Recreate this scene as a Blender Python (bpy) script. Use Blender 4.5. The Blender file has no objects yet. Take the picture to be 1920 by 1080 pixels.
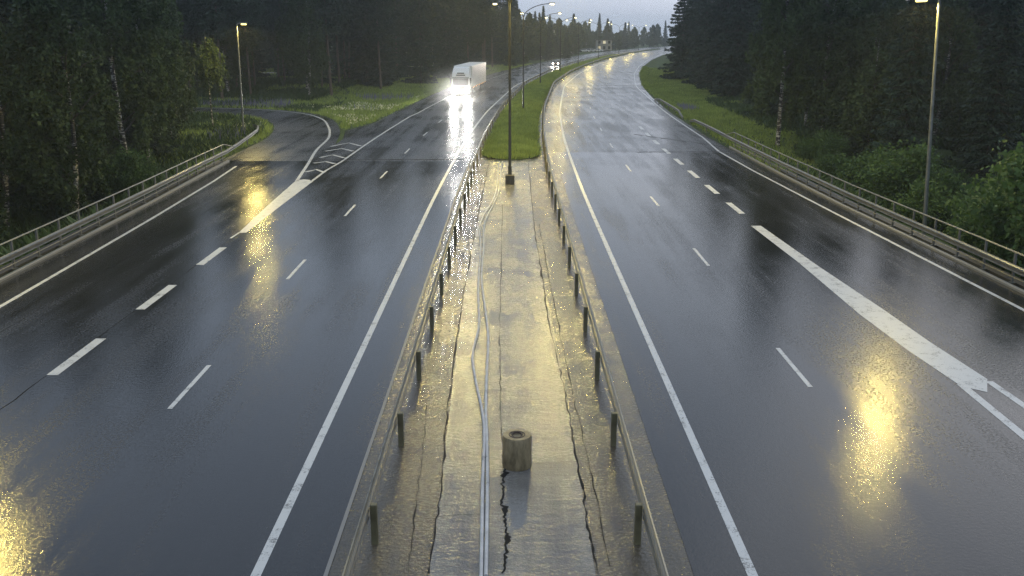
import bpy, math, random
import numpy as np
from mathutils import Vector, Matrix
S = bpy.context.scene
C = S.collection
PI = math.pi
# ------------------------------------------------------------------ camera, world, exposure
FPX, HC, HOR = 1774.0, 8.5, 60.0                      # focal length in px of a 1920 frame, camera height, horizon row
PITCH = math.atan((540 - HOR) / FPX)
cam = bpy.data.cameras.new('camera'); camo = bpy.data.objects.new('camera', cam); C.objects.link(camo)
cam.sensor_width = 36; cam.lens = 36 * FPX / 1920; cam.clip_end = 6000; cam.clip_start = 0.1
camo.location = (0, 0, HC); camo.rotation_euler = (PI / 2 - PITCH, 0, 0)
S.camera = camo
S.view_settings.view_transform = 'Standard'; S.view_settings.look = 'None'; S.view_settings.gamma = 1
S.view_settings.exposure = 0.52
S.render.engine = 'CYCLES'
S.cycles.use_denoising = True; S.cycles.denoising_input_passes = 'RGB_ALBEDO_NORMAL'; S.cycles.denoising_prefilter = 'NONE'
try: S.cycles.denoiser = 'OPENIMAGEDENOISE'
except Exception: pass
S.cycles.max_bounces = 5; S.cycles.diffuse_bounces = 2; S.cycles.glossy_bounces = 3; S.cycles.transmission_bounces = 2
S.cycles.transparent_max_bounces = 6; S.cycles.volume_bounces = 0
S.cycles.sample_clamp_indirect = 4; S.cycles.sample_clamp_direct = 60
S.cycles.use_light_tree = True; S.cycles.caustics_reflective = False; S.cycles.caustics_refractive = False
SUN_EL, SUN_AZ = math.radians(6), math.radians(35)
W = bpy.data.worlds.new('World'); S.world = W; W.use_nodes = True
wn, wl = W.node_tree.nodes, W.node_tree.links
bg = wn['Background']
sky = wn.new('ShaderNodeTexSky'); sky.sky_type = 'NISHITA'; sky.sun_disc = False
sky.sun_elevation = SUN_EL; sky.sun_rotation = SUN_AZ; sky.air_density = 1.5; sky.dust_density = 3
hs = wn.new('ShaderNodeHueSaturation'); hs.inputs['Saturation'].default_value = 0.35; hs.inputs['Value'].default_value = 1.0
wl.new(sky.outputs[0], hs.inputs['Color'])
# even overcast layer over the clear-sky model
mx = wn.new('ShaderNodeMix'); mx.data_type = 'RGBA'; mx.inputs[0].default_value = 0.8
wl.new(hs.outputs[0], mx.inputs[6])
tc = wn.new('ShaderNodeTexCoord'); nz = wn.new('ShaderNodeTexNoise'); nz.inputs['Scale'].default_value = 2.2; nz.inputs['Detail'].default_value = 4
mp = wn.new('ShaderNodeMapping'); mp.inputs['Scale'].default_value = (1, 1, 3); wl.new(tc.outputs['Generated'], mp.inputs[0]); wl.new(mp.outputs[0], nz.inputs['Vector'])
cr = wn.new('ShaderNodeValToRGB'); cr.color_ramp.elements[0].color = (2.85, 3.5, 4.6, 1); cr.color_ramp.elements[1].color = (3.5, 4.3, 5.55, 1)
cr.color_ramp.elements[0].position = .3; cr.color_ramp.elements[1].position = .7
wl.new(nz.outputs[0], cr.inputs[0]); wl.new(cr.outputs[0], mx.inputs[7]); wl.new(mx.outputs[2], bg.inputs['Color'])
bg.inputs['Strength'].default_value = 0.135
sl = bpy.data.lights.new('sun', 'SUN'); sl.energy = 0.12; sl.angle = math.radians(40); sl.color = (1, .95, .88)
so = bpy.data.objects.new('sun', sl); C.objects.link(so)
so.rotation_euler = (PI / 2 - math.radians(35), 0, PI - SUN_AZ)

# ------------------------------------------------------------------ helpers
def G(px, py, z=0.0):
    """ground point under a photo pixel (1920x1080), on height z"""
    k = (HC - z)
    return ((px - 960) * k / math.cos(PITCH) / (py - HOR), k * (FPX / math.cos(PITCH) ** 2 / (py - HOR) - math.tan(PITCH)), z)
CY = [-400, 45, 51.6, 78, 105.5, 158, 205, 250, 309, 374, 440, 560, 700, 900, 1300]
CX = [0, 0, 0.0, .35, 1.3, 4.6, 10.2, 17, 27.5, 41, 57, 93, 150, 260, 560]
def c(y): return float(np.interp(y, CY, CX))
YS = np.linspace(-100, 1200, 651)
_cs = np.interp(YS, CY, CX)
for _ in range(14): _cs[1:-1] = (_cs[:-2] + 2 * _cs[1:-1] + _cs[2:]) / 4
def c(y): return float(np.interp(y, YS, _cs))
def at(off, y):
    """point at sideways distance off from the middle of the road, at chainage y"""
    d = (c(y + 1) - c(y - 1)) / 2; l = math.hypot(1, d)
    return (c(y) + off / l, y - off * d / l)
def mat(name, color=(.5, .5, .5), rough=.6, metal=0, spec=None, emit=None, es=0):
    m = bpy.data.materials.new(name); m.use_nodes = True
    b = m.node_tree.nodes['Principled BSDF']
    b.inputs['Base Color'].default_value = (*color, 1); b.inputs['Roughness'].default_value = rough; b.inputs['Metallic'].default_value = metal
    if spec is not None: b.inputs['Specular IOR Level'].default_value = spec
    if emit: b.inputs['Emission Color'].default_value = (*emit, 1); b.inputs['Emission Strength'].default_value = es
    return m
def NT(m):
    n = m.node_tree.nodes; l = m.node_tree.links; b = n['Principled BSDF']
    def add(t, **kw):
        x = n.new(t)
        for k, v in kw.items():
            if k.startswith('i_'):
                key = k[2:]; key = int(key) if key.isdigit() else key
                x.inputs[key].default_value = v
            else: setattr(x, k, v)
        return x
    return n, l, b, add
def coords(add, l, scale, kind='Object'):
    t = add('ShaderNodeTexCoord'); m = add('ShaderNodeMapping'); m.inputs['Scale'].default_value = scale
    l.new(t.outputs[kind], m.inputs[0]); return m.outputs[0]
def noise(add, l, vec, scale, detail=4, rough=.5):
    x = add('ShaderNodeTexNoise'); x.inputs['Scale'].default_value = scale; x.inputs['Detail'].default_value = detail; x.inputs['Roughness'].default_value = rough
    l.new(vec, x.inputs['Vector']); return x.outputs[0]
def ramp(add, l, fac, p0, c0, p1, c1):
    r = add('ShaderNodeValToRGB'); e = r.color_ramp.elements
    e[0].position, e[1].position = p0, p1
    e[0].color = (*c0, 1) if hasattr(c0, '__len__') else (c0, c0, c0, 1); e[1].color = (*c1, 1) if hasattr(c1, '__len__') else (c1, c1, c1, 1)
    l.new(fac, r.inputs[0]); return r.outputs[0]
def mathn(add, l, op, a, b=None):
    x = add('ShaderNodeMath', operation=op)
    for i, v in enumerate((a, b)):
        if v is None: continue
        if isinstance(v, (int, float)): x.inputs[i].default_value = v
        else: l.new(v, x.inputs[i])
    return x.outputs[0]
def bump(add, l, b, h, strength, dist):
    x = add('ShaderNodeBump'); x.inputs['Strength'].default_value = strength; x.inputs['Distance'].default_value = dist
    l.new(h, x.inputs['Height']); l.new(x.outputs[0], b.inputs['Normal']); return x

class MB:
    def __init__(s): s.v = []; s.f = []; s.mi = []; s.cur = 0
    def add(s, vs, fs):
        o = len(s.v); s.v += [tuple(v) for v in vs]; s.f += [tuple(o + i for i in f) for f in fs]; s.mi += [s.cur] * len(fs)
    def box(s, x0, x1, y0, y1, z0, z1, ch=0):
        if ch <= 0:
            vs = [(x, y, z) for z in (z0, z1) for y in (y0, y1) for x in (x0, x1)]
            s.add(vs, [(0, 2, 3, 1), (4, 5, 7, 6), (0, 1, 5, 4), (2, 6, 7, 3), (0, 4, 6, 2), (1, 3, 7, 5)]); return
        c_ = ch
        ring = lambda X0, X1, Y0, Y1, z, k: [(X0 + k, Y0, z), (X1 - k, Y0, z), (X1, Y0 + k, z), (X1, Y1 - k, z), (X1 - k, Y1, z), (X0 + k, Y1, z), (X0, Y1 - k, z), (X0, Y0 + k, z)]
        rings = [ring(x0 + c_, x1 - c_, y0 + c_, y1 - c_, z0, c_ * .5), ring(x0, x1, y0, y1, z0 + c_, c_), ring(x0, x1, y0, y1, z1 - c_, c_), ring(x0 + c_, x1 - c_, y0 + c_, y1 - c_, z1, c_ * .5)]
        s.rings(rings)
    def rings(s, rings, cap=True):
        n = len(rings[0]); o = len(s.v)
        for r in rings: s.v += [tuple(p) for p in r]
        for a in range(len(rings) - 1):
            for i in range(n):
                j = (i + 1) % n
                s.f.append((o + a * n + i, o + a * n + j, o + (a + 1) * n + j, o + (a + 1) * n + i)); s.mi.append(s.cur)
        if cap:
            s.f.append(tuple(o + i for i in reversed(range(n)))); s.mi.append(s.cur)
            s.f.append(tuple(o + (len(rings) - 1) * n + i for i in range(n))); s.mi.append(s.cur)
    def tube(s, pts, r, n=8, cap=True):
        """tube along a path; r a number or one per point"""
        pts = [Vector(p) for p in pts]; rs = r if hasattr(r, '__len__') else [r] * len(pts)
        rings = []; up = None
        for i, p in enumerate(pts):
            d = (pts[min(i + 1, len(pts) - 1)] - pts[max(i - 1, 0)]).normalized()
            if up is None: up = Vector((0, 0, 1)) if abs(d.z) < .9 else Vector((1, 0, 0))
            a = d.cross(up).normalized(); b_ = a.cross(d).normalized(); up = b_
            rings.append([p + (a * math.cos(2 * PI * k / n) + b_ * math.sin(2 * PI * k / n)) * rs[i] for k in range(n)])
        s.rings(rings, cap)
    def lathe(s, prof, cx=0, cy=0, n=20):
        rings = [[(cx + r * math.cos(2 * PI * k / n), cy + r * math.sin(2 * PI * k / n), z) for k in range(n)] for r, z in prof]
        s.rings(rings)
    def wheel(s, x0, x1, cy, cz, r, n=18, ch=.03):
        prof = [(x0, r - ch), (x0 + ch, r), (x1 - ch, r), (x1, r - ch)]
        s.rings([[(x, cy + q * math.cos(2 * PI * k / n), cz + q * math.sin(2 * PI * k / n)) for k in range(n)] for x, q in prof])
    def prism(s, prof, x0, x1):
        """side profile (y,z) list extruded along x"""
        s.rings([[(x0, y, z) for y, z in prof], [(x1, y, z) for y, z in prof]])
    def build(s, name, m, parent=None, smooth=False):
        me = bpy.data.meshes.new(name); me.from_pydata(s.v, [], s.f); me.update()
        ms = m if isinstance(m, (list, tuple)) else [m]
        for q in ms: me.materials.append(q)
        if len(ms) > 1: me.polygons.foreach_set('material_index', s.mi)
        if smooth: me.polygons.foreach_set('use_smooth', [True] * len(me.polygons))
        import bmesh
        b = bmesh.new(); b.from_mesh(me); bmesh.ops.recalc_face_normals(b, faces=b.faces); b.to_mesh(me); b.free()
        if smooth:
            try: me.set_sharp_from_angle(angle=math.radians(40))
            except Exception: pass
        o = bpy.data.objects.new(name, me); C.objects.link(o)
        if parent: o.parent = parent
        return o
def tag(o, label=None, cat=None, group=None, kind=None):
    for k, v in (('label', label), ('category', cat), ('group', group), ('kind', kind)):
        if v: o[k] = v
    return o
def thing(name, label, cat, loc=(0, 0, 0), rz=0, group=None):
    o = bpy.data.objects.new(name, None); C.objects.link(o); o.location = loc; o.rotation_euler = (0, 0, rz)
    return tag(o, label, cat, group)
def copy_tree(o, parent=None):
    n = o.copy(); C.objects.link(n); n.parent = parent
    for ch in list(o.children): copy_tree(ch, n)
    return n
def poly_obj(name, pts, z, m, kind='structure', parent=None):
    """flat sheet from an outline (triangulated n-gon)"""
    import bmesh
    b = bmesh.new(); vs = [b.verts.new((p[0], p[1], z)) for p in pts]
    f = b.faces.new(vs); bmesh.ops.triangulate(b, faces=[f]); b.normal_update()
    for f in b.faces:
        if f.normal.z < 0: f.normal_flip()
    me = bpy.data.meshes.new(name); b.to_mesh(me); b.free(); me.materials.append(m)
    o = bpy.data.objects.new(name, me); C.objects.link(o); o.parent = parent
    if kind: o['kind'] = kind
    return o
def smooth_path(pts, n=4):
    out = []
    P = [Vector(p) for p in pts]; P = [P[0] * 2 - P[1]] + P + [P[-1] * 2 - P[-2]]
    for i in range(1, len(P) - 2):
        for k in range(n):
            t = k / n
            out.append(.5 * ((2 * P[i]) + (-P[i - 1] + P[i + 1]) * t + (2 * P[i - 1] - 5 * P[i] + 4 * P[i + 1] - P[i + 2]) * t * t + (-P[i - 1] + 3 * P[i] - 3 * P[i + 1] + P[i + 2]) * t ** 3))
    out.append(P[-2]); return out
def strip_mb(mb, pts, w, z):
    """flat painted strip of width w along 2D points"""
    pts = [Vector((p[0], p[1])) for p in pts]; L = []; R = []
    ws = w if hasattr(w, '__len__') else [w] * len(pts)
    for i, p in enumerate(pts):
        d = (pts[min(i + 1, len(pts) - 1)] - pts[max(i - 1, 0)]).normalized(); n_ = Vector((-d.y, d.x)) * ws[i] / 2
        L.append((*(p + n_), z)); R.append((*(p - n_), z))
    n = len(pts); mb.add(R + L, [(i, i + 1, n + i + 1, n + i) for i in range(n - 1)])
def sweep(mb, prof, pts):
    """closed profile [(side, up)] swept along 3D points"""
    pts = [Vector(p) for p in pts]; rings = []
    for i, p in enumerate(pts):
        d = (pts[min(i + 1, len(pts) - 1)] - pts[max(i - 1, 0)]); d.z = 0; d.normalize(); s_ = Vector((d.y, -d.x, 0))
        rings.append([p + s_ * u + Vector((0, 0, v)) for u, v in prof])
    mb.rings(rings)

def ribbon(name, A, B, z, m):
    """sheet between two lines of equally many points (A on the right of B)"""
    n = len(A); me = bpy.data.meshes.new(name)
    me.from_pydata([(p[0], p[1], z) for p in A] + [(p[0], p[1], z) for p in B], [], [(i, i + 1, n + i + 1, n + i) for i in range(n - 1)])
    me.materials.append(m); o = bpy.data.objects.new(name, me); C.objects.link(o); o['kind'] = 'structure'
    return o
def resample(pts, n):
    P_ = np.array([(p[0], p[1]) for p in pts]); L = np.concatenate([[0], np.cumsum(np.linalg.norm(np.diff(P_, axis=0), axis=1))]); t = np.linspace(0, L[-1], n)
    return list(zip(np.interp(t, L, P_[:, 0]), np.interp(t, L, P_[:, 1])))
# ------------------------------------------------------------------ materials
def asphalt(name, base, r0, r1, tint=(1, 1, 1), bs=.5, streak=1.0, seed=0):
    m = mat(name); n, l, b, add = NT(m)
    v = coords(add, l, (1, 1, 1)); vs = coords(add, l, (1.1, .07, 1))
    big = noise(add, l, v, .13, 3); st = noise(add, l, vs, .9, 5, .6); fine = noise(add, l, v, 38, 3, .75); mid = noise(add, l, v, 3.2, 5, .65)
    mixv = mathn(add, l, 'ADD', mathn(add, l, 'MULTIPLY', st, .6 * streak), mathn(add, l, 'MULTIPLY', big, .4 + .6 * (1 - streak)))
    col = ramp(add, l, mixv, .3, [base * .72 * t for t in tint], .7, [base * 1.3 * t for t in tint])
    spk = ramp(add, l, fine, .35, .7, .75, 1.45)
    mm = add('ShaderNodeMix', data_type='RGBA', blend_type='MULTIPLY'); mm.inputs[0].default_value = 1
    l.new(col, mm.inputs[6]); l.new(spk, mm.inputs[7]); l.new(mm.outputs[2], b.inputs['Base Color'])
    rr = mathn(add, l, 'ADD', mathn(add, l, 'MULTIPLY', mixv, .92), mathn(add, l, 'MULTIPLY', mid, .08))
    spr = ramp(add, l, noise(add, l, v, 16, 1, .5), .36, .45, .62, 1.35)
    l.new(mathn(add, l, 'MULTIPLY', ramp(add, l, rr, .42, r0, .60, r1), spr), b.inputs['Roughness'])
    b.inputs['IOR'].default_value = 1.45
    grain = noise(add, l, v, 12, 3, .7)
    bump(add, l, b, grain, 1.0, bs)
    return m
M = {}
M['asphalt'] = asphalt('wet_asphalt', .021, .06, .27, (.95, 1, 1.12), .0046)
M['asphalt_far'] = asphalt('rough_wet_asphalt', .04, .17, .40, (.96, 1, 1.08), .005)
M['asphalt2'] = asphalt('wet_asphalt_ramp', .04, .20, .42, (.95, 1, 1.08), .005)
def median_mat(flank):
    m = mat('wet_gravelly_paving' if flank else 'wet_concrete'); n, l, b, add = NT(m)
    v = coords(add, l, (1, 1, 1)); vr = coords(add, l, (.7, 2.4, 1)); vy = coords(add, l, (1.6, .12, 1))
    big = noise(add, l, vy, .9, 5, .6); rip = noise(add, l, vr, 2.2, 3, .5); fine = noise(add, l, v, 30, 4, .7); pat = noise(add, l, v, .7, 5, .6)
    k = mathn(add, l, 'ADD', mathn(add, l, 'MULTIPLY', big, .5), mathn(add, l, 'MULTIPLY', pat, .5))
    col = ramp(add, l, k, .32, (.045, .038, .026) if flank else (.09, .088, .082), .68, (.12, .10, .07) if flank else (.24, .23, .21))
    spk = ramp(add, l, fine, .3, .65, .8, 1.4)
    mm = add('ShaderNodeMix', data_type='RGBA', blend_type='MULTIPLY'); mm.inputs[0].default_value = 1
    l.new(col, mm.inputs[6]); l.new(spk, mm.inputs[7]); l.new(mm.outputs[2], b.inputs['Base Color'])
    spr = ramp(add, l, noise(add, l, coords(add, l, (.6, 1.6, 1)), 13, 2, .6), .36, .4, .62, 1.4)
    l.new(mathn(add, l, 'MULTIPLY', ramp(add, l, k, .4, .11, .6, .31 if flank else .36), spr), b.inputs['Roughness'])
    b.inputs['IOR'].default_value = 1.45
    gr = noise(add, l, v, 17 if not flank else 14, 3, .65)
    h = mathn(add, l, 'ADD', mathn(add, l, 'MULTIPLY', rip, 1.1 if not flank else .5), mathn(add, l, 'MULTIPLY', gr, .7 if not flank else 1.3))
    bump(add, l, b, h, 1.0, .0115)
    return m
M['median'] = median_mat(False); M['flank'] = median_mat(True)
def worn_paint():
    m = mat('road_paint'); n, l, b, add = NT(m)
    v = coords(add, l, (1, 1, 1)); w = noise(add, l, v, 2.5, 6, .7); f = noise(add, l, v, 24, 3, .7)
    k = mathn(add, l, 'ADD', mathn(add, l, 'MULTIPLY', w, .6), mathn(add, l, 'MULTIPLY', f, .4))
    l.new(ramp(add, l, k, .38, (.07, .07, .07), .47, (.55, .55, .53)), b.inputs['Base Color'])
    b.inputs['Roughness'].default_value = .35
    bump(add, l, b, f, .4, .006); return m
M['paint'] = worn_paint()
M['oldpaint'] = mat('chalky_paint', (.2, .2, .2), .5)
def steel(name, col, rough):
    m = mat(name, col, rough, .55); n, l, b, add = NT(m); v = coords(add, l, (1, 1, 1))
    k = noise(add, l, v, 3, 5, .65)
    l.new(ramp(add, l, k, .3, [x * .65 for x in col], .7, [x * 1.2 for x in col]), b.inputs['Base Color'])
    l.new(ramp(add, l, k, .3, rough * .7, .7, rough * 1.3), b.inputs['Roughness']); return m
M['steel'] = steel('wet_galvanised_steel', (.24, .25, .25), .4); M['steel'].node_tree.nodes['Principled BSDF'].inputs['Metallic'].default_value = .75
M['steeldull'] = steel('dull_galvanised_steel', (.16, .165, .16), .45)
M['steelpost'] = steel('dull_post_steel', (.16, .16, .15), .5)
M['woodpost'] = steel('olive_wet_post', (.13, .115, .06), .55); M['woodpost'].node_tree.nodes['Principled BSDF'].inputs['Metallic'].default_value = 0
M['pole'] = steel('grey_lamp_pole', (.2, .21, .2), .4)
M['darkpole'] = steel('dark_lamp_pole', (.035, .037, .035), .45)
M['crack'] = mat('crack_sealant', (.012, .012, .012), .8, 0, .12)
M['joint'] = mat('joint_rubber', (.008, .008, .008), .8, 0, .1)
M['pipe'] = steel('grey_pipe', (.5, .5, .5), .35); M['pipe'].node_tree.nodes['Principled BSDF'].inputs['Metallic'].default_value = 0
M['kerb'] = mat('kerb_concrete', (.2, .195, .18), .5); M['edge'] = concrete_lazy = mat('deck_edge_concrete', (.035, .033, .03), .6)
def concrete(name, a, b2):
    m = mat(name); n, l, b, add = NT(m); v = coords(add, l, (1, 1, .35))
    k = noise(add, l, v, 6, 6, .7)
    l.new(ramp(add, l, k, .3, a, .7, b2), b.inputs['Base Color']); b.inputs['Roughness'].default_value = .55
    bump(add, l, b, k, .4, .02); return m
M['drum'] = concrete('stained_concrete', (.08, .06, .028), (.38, .30, .17))
M['footing'] = concrete('wet_dark_concrete', (.03, .026, .02), (.09, .08, .06))
M['rust'] = mat('rusty_iron', (.05, .03, .02), .6)
def ground_mat():
    m = mat('forest_ground'); n, l, b, add = NT(m); v = coords(add, l, (1, 1, 1))
    k = noise(add, l, v, .25, 6, .65); f = noise(add, l, v, 6, 4, .7)
    kk = mathn(add, l, 'ADD', mathn(add, l, 'MULTIPLY', k, .6), mathn(add, l, 'MULTIPLY', f, .4))
    l.new(ramp(add, l, kk, .35, (.028, .045, .016), .65, (.075, .11, .03)), b.inputs['Base Color'])
    b.inputs['Roughness'].default_value = .9; b.inputs['Specular IOR Level'].default_value = .15
    bump(add, l, b, kk, .8, .2); return m
M['ground'] = ground_mat()
def leaf(name, c0, c1, tr=.25, rough=.6, spec=.25, ns=.8, wts=(.4, .3, .3)):
    m = mat(name); n, l, b, add = NT(m)
    g = add('ShaderNodeNewGeometry'); oi = add('ShaderNodeObjectInfo')
    v = coords(add, l, (1, 1, 1)); k = noise(add, l, v, ns, 4, .6)
    kk = mathn(add, l, 'ADD', mathn(add, l, 'MULTIPLY', g.outputs['Random Per Island'], wts[0]), mathn(add, l, 'ADD', mathn(add, l, 'MULTIPLY', k, wts[1]), mathn(add, l, 'MULTIPLY', oi.outputs['Random'], wts[2])))
    col = ramp(add, l, kk, .15, c0, .85, c1); l.new(col, b.inputs['Base Color'])
    b.inputs['Roughness'].default_value = rough; b.inputs['Specular IOR Level'].default_value = spec
    if tr:
        t = add('ShaderNodeBsdfTranslucent'); l.new(col, t.inputs[0]); ms = add('ShaderNodeMixShader'); ms.inputs[0].default_value = tr
        l.new(b.outputs[0], ms.inputs[1]); l.new(t.outputs[0], ms.inputs[2]); l.new(ms.outputs[0], n['Material Output'].inputs[0])
    return m
M['birch_leaf'] = leaf('birch_leaf', (.018, .036, .013), (.085, .12, .042))
M['spruce'] = leaf('spruce_needle', (.010, .022, .014), (.045, .075, .042), .05)
M['pine'] = leaf('pine_needle', (.018, .034, .02), (.05, .075, .04), .05)
M['bush_leaf'] = leaf('bush_leaf', (.03, .065, .018), (.11, .18, .05), .3)
M['grass'] = leaf('grass_blade', (.065, .11, .022), (.44, .54, .15), .35, .6, .15, .35, (.25, .7, .02))
M['scrub'] = leaf('scrub_leaf', (.022, .045, .015), (.06, .10, .03), .2)
M['lupine'] = leaf('lupine_petal', (.12, .12, .2), (.26, .26, .36), .3)
M['daisy'] = leaf('white_petal', (.5, .5, .3), (.8, .8, .6), .2)
def bark_birch():
    m = mat('birch_bark'); n, l, b, add = NT(m); v = coords(add, l, (1.2, 1.2, 5)); v2 = coords(add, l, (1, 1, 1))
    k = noise(add, l, v, 2.2, 5, .7); k2 = noise(add, l, v2, .8, 3)
    kk = mathn(add, l, 'ADD', mathn(add, l, 'MULTIPLY', k, .75), mathn(add, l, 'MULTIPLY', k2, .25))
    l.new(ramp(add, l, kk, .49, (.02, .018, .016), .55, (.52, .5, .45)), b.inputs['Base Color']); b.inputs['Roughness'].default_value = .7; return m
M['birch_bark'] = bark_birch()
M['bark'] = concrete('dark_bark', (.02, .016, .012), (.07, .055, .042))
M['pinebark'] = concrete('pine_bark', (.05, .035, .026), (.14, .10, .075))
LAMP = (1.0, .77, .2)
M['lens'] = mat('lamp_lens', (.9, .9, .8), .3, emit=(1, .84, .36), es=5)
M['lens_near'] = mat('sodium_lens', (.9, .9, .7), .3, emit=(1, .78, .2), es=2.2)
M['white'] = mat('white_truck_paint', (.8, .8, .78), .3)
M['glassd'] = mat('dark_glass', (.012, .016, .014), .08)
M['blackp'] = mat('black_plastic', (.015, .015, .015), .5)
M['tyre'] = mat('tyre_rubber', (.012, .012, .012), .6)
M['rim'] = mat('rim_metal', (.3, .3, .3), .35, .6)
M['box'] = mat('trailer_panel', (.72, .7, .64), .4)
M['head'] = mat('headlamp_glow', (1, 1, 1), .3, emit=(1, .97, .88), es=400)
M['car_head'] = mat('car_headlamp_glow', (1, 1, 1), .3, emit=(1, .8, .62), es=40)
M['amber'] = mat('amber_glow', (1, .5, .1), .3, emit=(1, .55, .15), es=8)

# ------------------------------------------------------------------ road geometry (metres)
LINE_L, LINE_R = -4.15, 3.9            # inner edge lines
def rng(a, b, s): return [a + (b - a) * i / max(1, int(round((b - a) / s))) for i in range(int(round((b - a) / s)) + 1)]
YF = 780
# left carriageway with its shoulder
inner = [at(-3.0, y) for y in rng(-60, YF, 6)]
outer = [at(-14.2, y) for y in reversed(rng(92, YF, 6))] + [(-14.6, 88), (-15.3, 84.6), (-14.3, 78), (-14.0, 66), (-19.75, 64.4), (-19.5, 62), (-18.95, 50), (-18.35, 36), (-18.1, 20), (-18.1, -60)]
lrows = [(y, np.interp(y, [-60, 20, 36, 50, 62, 64.4], [-18.1, -18.1, -18.35, -18.95, -19.5, -19.75])) for y in rng(-60, 64.4, 4)] + [(64.5, -14.0), (66, -14.0), (72, -14.1), (78, -14.3), (84.6, -15.45), (88, -14.9), (92, -14.2)] + [(y, -14.2) for y in rng(98, YF, 6)]
for rws, mm_ in (([q for q in lrows if q[0] <= 64.4], M['asphalt']), ([(64.4, -14.0)] + [q for q in lrows if q[0] > 64.4], M['asphalt_far'])):
    ribbon('road', [at(-3.0, y) for y, _ in rws], [at(o, y) for y, o in rws], 0.0, mm_)
ramp_left = [(-19.75, 60), (-19.95, 65), (-20.1, 72), (-20.4, 79.5), (-21.9, 88), (-24.0, 94.4), (-27, 99.5), (-31.5, 103.6), (-37, 106), (-50, 107.5), (-95, 109)]
ramp_line = [(-12.6, 57.0), (-13.6, 63), (-14.6, 71), (-15.15, 78.3), (-15.9, 83.2), (-17.0, 88.5), (-19.2, 96.8), (-22.6, 103.6), (-28, 108.6), (-35.3, 111.2), (-50, 112.2), (-95, 113.5)]
ramp_right = [(-12.2, 57), (-12.6, 64), (-13.4, 71), (-14.3, 78), (-15.0, 83.2), (-16.1, 88.8), (-18.4, 97.3), (-22.1, 104.4), (-27.8, 109.6), (-35.2, 112.3), (-50, 113.3), (-95, 114.6)]
rl = [tuple(p) for p in smooth_path([(x, y, 0) for x, y in ramp_left])]; rr_ = [tuple(p) for p in smooth_path([(x, y, 0) for x, y in ramp_right])]
rl, rr_ = resample(rl, 60), resample(rr_, 60)
ribbon('ramp_road', rr_, rl, -0.006, M['asphalt2'])
r_out = [(17.3, -60), (17.3, 30), (16.9, 45), (16.5, 60), (16.3, 70)] + [at(16.0 if y < 130 else 16.6, y) for y in rng(76, YF, 6)]
for rrows, mm_ in ((rng(-60, 69.5, 5), M['asphalt']), (rng(69.5, YF, 5), M['asphalt_far'])): ribbon('road', [at(np.interp(y, [-60, 30, 45, 60, 70, 76, 130, 160], [17.3, 17.3, 16.9, 16.5, 16.3, 16.0, 16.0, 16.6]), y) for y in rrows], [at(2.95, y) for y in rrows], 0.0, mm_)
med = [at(-3.0, y) for y in rng(-60, YF, 6)] + [at(2.95, y) for y in reversed(rng(-60, YF, 6))]
rx = lambda y, a: float(np.interp(y, [8, 15, 22, 30, 40, 52, 66], a))
SL, SR = [-1.32, -1.36, -1.48, -1.62, -1.64, -1.55, -1.5], [1.38, 1.35, 1.32, 1.15, 1.0, 1.0, 1.15]
mrows = rng(-60, 0, 10)[:-1] + rng(0, 66, 1) + rng(68, YF, 5)
ribbon('median_strip', [at(rx(y, SL), y) for y in mrows], [at(-3.01, y) for y in mrows], -0.008, M['flank'])
ribbon('median_pavement', [at(rx(y, SR), y) for y in mrows], [at(rx(y, SL), y) for y in mrows], -0.003, M['median'])
ribbon('median_strip', [at(2.96, y) for y in mrows], [at(rx(y, SR), y) for y in mrows], -0.008, M['flank'])

# terrain -------------------------------------------------------------
def seg_dist(P, poly):
    d = np.full(len(P), 1e9); Q = np.array(poly)[:, :2]
    inside = np.zeros(len(P), bool)
    for i in range(len(Q)):
        a, b = Q[i], Q[(i + 1) % len(Q)]; ab = b - a
        t = np.clip(((P - a) @ ab) / max(ab @ ab, 1e-9), 0, 1); d = np.minimum(d, np.linalg.norm(P - (a + t[:, None] * ab), axis=1))
        cnd = ((a[1] > P[:, 1]) != (b[1] > P[:, 1])); xin = (b[0] - a[0]) * (P[:, 1] - a[1]) / (b[1] - a[1] + 1e-12) + a[0]
        inside ^= cnd & (P[:, 0] < xin)
    return np.where(inside, 0, d)
corr = outer[::-1] + [at(16.3, y) for y in reversed(rng(76, YF, 6))] + [(16.3, 70), (16.5, 60), (16.9, 45), (17.3, 30), (17.3, -60)]
rampp = rl + rr_[::-1]
def vnoise(x, y, s, seed):
    r = np.random.RandomState(seed); T = r.rand(64, 64); u, v = x / s, y / s
    i, j = np.floor(u).astype(int), np.floor(v).astype(int); fu, fv = u - i, v - j; fu = fu * fu * (3 - 2 * fu); fv = fv * fv * (3 - 2 * fv)
    g = lambda a, b: T[a % 64, b % 64]
    return (g(i, j) * (1 - fu) + g(i + 1, j) * fu) * (1 - fv) + (g(i, j + 1) * (1 - fu) + g(i + 1, j + 1) * fu) * fv - .5
def terrain(P):
    P = np.asarray(P, float).reshape(-1, 2); x, y = P[:, 0], P[:, 1]
    d = np.minimum(seg_dist(P, corr), seg_dist(P, rampp))
    nearL = 1 - np.clip((y - 62) / 26, 0, 1); nearL = nearL * nearL * (3 - 2 * nearL)
    deep = np.where(x < 0, -.25 - 2.6 * nearL, -.5 - 2.3 * nearL)
    far_rise = np.where(x < 0, np.clip((y - 125) / 60, 0, 1) * np.clip((d - 8) / 20, 0, 1) * 1.0, 0)
    z = -.06 + np.maximum(deep, -np.clip(d - .9, 0, None) * .42) + far_rise
    z += np.clip((d - 2) / 8, 0, 1) * (vnoise(x, y, 7, 1) * .6 + vnoise(x, y, 25, 2) * 1.0)
    return z
xs = np.concatenate([[-1200, -700, -420, -300, -220, -170], np.arange(-130, 131, 1.5), [170, 220, 300, 420, 600, 800, 1200]])
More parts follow.
